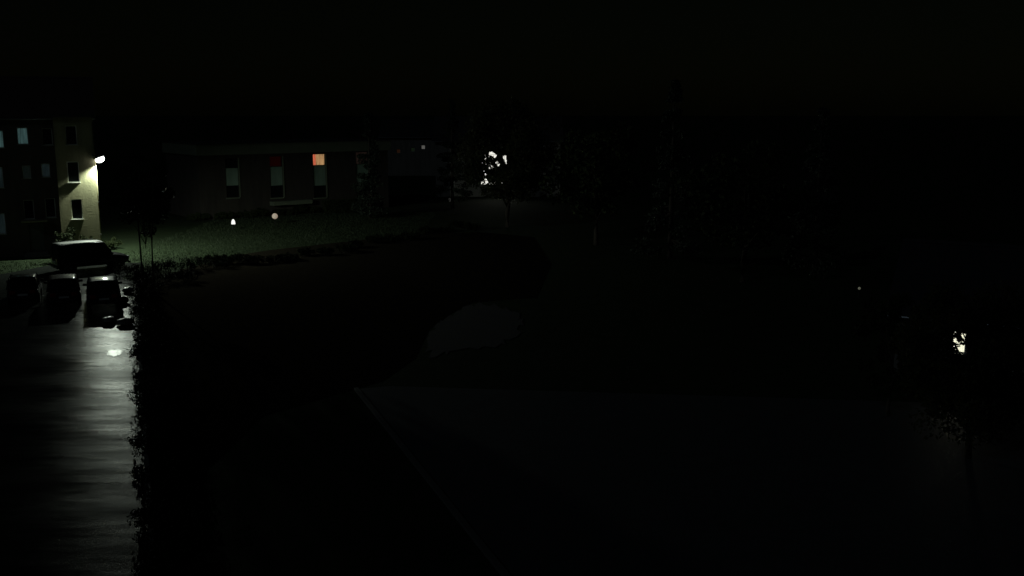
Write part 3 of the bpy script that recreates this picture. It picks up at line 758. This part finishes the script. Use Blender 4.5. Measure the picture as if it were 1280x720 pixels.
# leafy tree in front of the cottage
p = P(1222, 430, 24.0 * K); p.z = -.02
gp = []
for px, py, rr in ((1194, 426, .085), (1193.5, 433, .06), (1204.5, 420, .11), (1203, 437.5, .17)):
    for Y_ in np.arange(24 * K - 2.6, 24 * K + 2.6, 0.1):
        c = P(px, py, Y_); gp.append(((c.x - p.x, c.y - p.y, c.z + .02), rr))
broadleaf('cottage_tree', 'leafy tree hanging over the lit cottage window', p, 5.6, 2.1, .9, 61, clumps=120, per=240, size=.075, m=LEAFT, gaps=gp, trunk_r=.09)
q = P(1118, 400, 27.5 * K)
broadleaf('slim_tree', 'slim leafy tree at the corner of the cottage', (q.x, q.y, -.02), 4.6, 1.1, 1.0, 62, clumps=36, per=110, size=.09, trunk_r=.06)

# shrubs: along the lot's kerb, across the lawn edge, at the buildings
sl = ['rounded dark shrub behind the parking lot kerb', 'low spreading shrub behind the parking lot kerb']
i = 0
s_ = 0.5
rs_ = random.Random(8)
while s_ < L - 1:
    q = EDGE0 + ed * s_ + en * rs_.uniform(.42, .95)
    tag(shrub('kerb_shrub', 'dark leafy shrub in the planting behind the parking lot kerb', (q.x, q.y, -.02), rs_.uniform(.8, 1.05), rs_.uniform(.8, 1.3), 100 + i, m=KLEAF, group='shrubs along the parking lot kerb'))
    s_ += rs_.uniform(1.5, 2.0); i += 1
for k, (px, py, rx, hh_) in enumerate(((160, 345, 1.0, 1.0), (186, 344, 1.1, 1.0), (212, 340, 1.2, 1.05), (240, 338, 1.1, 1.0), (268, 334, 1.2, .95), (232, 352, 1.0, .9), (200, 354, 1.1, .9))):
    q = G(px, py)
    shrub('border_shrub', 'low dark shrub in the border below the lit lawn', (q.x, q.y, -.02), rx, hh_, 200 + k, m=KLEAF, group='shrubs bordering the lit lawn')
for k, (px, py, rx, hh_, lb_) in enumerate((
        (86, 327, .85, 3.3, 'tall leafy shrub under the ground-floor window of the cream building'),
        (110, 322, .6, 2.2, 'leafy shrub added to hide the bright lower wall by the lamp corner'),  # extra shrub put in to cover the brightly lit wall foot
        (124, 318, .55, 1.6, 'shrub at the corner of the cream building under the lamp'),
        (142, 311, .8, 1.0, 'low shrub on the lawn just past the building corner'),
        (246, 276, 1.0, 1.0, 'shrub at the near end of the low block'),
        (268, 272, 1.1, 1.5, 'tall shrub beneath the first window of the low block'),
        (310, 268, 1.0, .8, 'small shrub between the two garden lanterns'),
        (360, 266, 1.2, 1.0, 'shrub under the stone ledge of the low block'))):
    q = G(px, py)
    shrub('garden_shrub', lb_, (q.x, q.y, -.02), rx, hh_, 300 + k, per=70, size=.07)
rs_ = random.Random(31)
for k in range(9):
    q = G(258 + k * 17 + rs_.uniform(-4, 4), 275 - k * 1.1)
    shrub('foundation_shrub', 'dark shrub planted along the foot of the low block', (q.x, q.y, -.02), rs_.uniform(.75, 1.1), rs_.uniform(.7, 1.25), 400 + k, m=LEAF, group='shrubs along the foot of the low block', per=60, size=.08)
rs_ = random.Random(77)
for k in range(17):
    t_ = k / 16
    q = G(262 + 330 * t_ + rs_.uniform(-5, 5), 330 - 40 * t_ + 6 * math.sin(5 * t_) + rs_.uniform(-2, 3))
    shrub('edging_shrub', 'low dark shrub along the rim of the painted shade patch on the lawn', (q.x, q.y, -.02), rs_.uniform(.7, 1.1), rs_.uniform(.4, .8), 500 + k, m=KLEAF, group='shrubs edging the painted shade patch', per=50, size=.07)  # added to soften the hard edge of the painted shade
# clipped hedge in front of the block's far end
q0, q1 = loc2(396, 250)[0], loc2(446, 250)[0]
rng = np.random.default_rng(77)
hg = tag(empty('clipped_hedge', A + bd * q0 + bn * 1.4, math.atan2(bd.y, bd.x)), 'clipped box hedge along the far end of the low block', 'hedge')
LH = q1 - q0; n_ = 6000
pp = rng.uniform([0, -.4, 0.05], [LH, .4, 1.25], (n_, 3))
face = rng.integers(0, 3, n_); pp[face == 0, 2] = 1.25; pp[face == 1, 1] = -.4; pp += rng.normal(0, .03, (n_, 3))
a = rng.normal(size=(n_, 3)); a /= np.linalg.norm(a, axis=1)[:, None]; b_ = np.cross(a, rng.normal(size=(n_, 3))); b_ /= np.linalg.norm(b_, axis=1)[:, None]
Vh = np.stack([pp - a * .09, pp + b_ * .05, pp + a * .09, pp - b_ * .05], 1).reshape(-1, 3)
leaf_obj('foliage', Vh, np.arange(n_ * 4).reshape(-1, 4), SHRUBL, hg)
st_ = MB()
for k in range(int(LH / .7)): st_.tube([(.35 + k * .7, 0, -.03), (.37 + k * .7, .03, .9)], [.025, .01], 5)
tag(st_.build('stems', BARK, hg), kind='stuff')

# boulders at the lot's edge
def boulder(px, py, rx, ry, rz, seed, label):
    rng = random.Random(seed); import mathutils
    from mathutils import noise
    mb = MB(); prof = []; seg, rings = 14, 9
    vs, fs = [], []
    for i in range(rings + 1):
        ph = math.pi * i / rings
        for k in range(seg):
            th = 2 * math.pi * k / seg
            d = Vector((math.sin(ph) * math.cos(th), math.sin(ph) * math.sin(th), math.cos(ph)))
            f = 1 + .28 * noise.noise(d * 1.4 + Vector((seed, 0, 0))) + .1 * noise.noise(d * 4 + Vector((seed, 3, 0)))
            vs.append((d.x * rx * f, d.y * ry * f, max(-.05, rz * .55 + d.z * rz * f * .6)))
    for i in range(rings):
        for k in range(seg):
            fs.append((i * seg + k, (i + 1) * seg + k, (i + 1) * seg + (k + 1) % seg, i * seg + (k + 1) % seg))
    mb.add(vs, fs); q = G(px, py)
    o = mb.build('boulder', ROCKM, smooth=False); o.location = (q.x, q.y, 0); tag(o, label, 'boulder', 'boulders at the lot edge')
boulder(136, 404, .36, .30, .30, 3, 'dark boulder lying alone on the wet asphalt')
boulder(157, 406, .46, .36, .30, 7, 'broad boulder against the kerb beside the lone one')
boulder(155, 379, .30, .26, .34, 11, 'small wet boulder next to the hatchback')
boulder(160, 366, .34, .26, .30, 15, 'flat wet boulder at the kerb behind the small one')

# ------------------------------------------------------------------ garden lanterns
def lantern(px, py, label, head, hr, legs, ecol, estr, hz):
    q = G(px, py); r = tag(empty('garden_lantern', (q.x, q.y, -.02)), label, 'lantern', 'garden lanterns')
    lm = mat('lantern_glow_%s' % ('white' if estr > .5 else 'dim%d' % px), (.8, .8, .75), rough=.5, emit=ecol, estr=estr)
    if legs:
        for k in range(3):
            a_ = 2.1 * k + .5; t = MB(); t.tube([(hr * .85 * math.cos(a_), hr * .85 * math.sin(a_), -.02), (hr * .7 * math.cos(a_), hr * .7 * math.sin(a_), hz)], .022, 6); t.build('leg', METALD, r)
        t = MB(); t.lathe([(hr * 1.02, hz - .03), (hr * 1.05, hz), (hr * .9, hz + .015), (.03, hz + .015)], 16); t.build('base_ring', METALD, r)
        t = MB(); t.lathe([(hr, hz + .018), (hr * .98, hz + .14), (hr * .8, hz + .30), (hr * .45, hz + .42), (.05, hz + .46)], 18); t.build('shade', lm, r, smooth=True)
        t = MB(); t.lathe([(.06, hz + .462), (.05, hz + .50), (.01, hz + .53)], 10); t.build('finial', METALD, r)
    else:
        t = MB(); t.lathe([(.10, -.02), (.10, .03), (.04, .05), (.035, hz), (.07, hz + .02)], 12); t.build('post', METALD, r, smooth=True)
        prof = [(max(.02, hr * math.sin(math.pi * i / 12)), hz + hr - hr * math.cos(math.pi * i / 12) + .021) for i in range(13)]
        t = MB(); t.lathe(prof, 18); t.build('globe', lm, r, smooth=True)
lantern(292, 287, 'bright white domed lantern on three legs on the lawn', 'dome', .18, True, (1, .99, .94), 1.0, .50)
lantern(344, 281, 'dim peach globe lantern on a post near the low block', 'globe', .27, False, (1.0, .78, .58), .26, .55)
lantern(1073.5, 371, 'small faint lantern on the lawn left of the cottage', 'globe', .08, False, (1.0, 1.0, .72), .07, .42)
lantern(563, 257, 'tiny faint globe lantern on the far lawn by the conifers', 'globe', .24, False, (1.0, 1.0, .9), .022, .45)
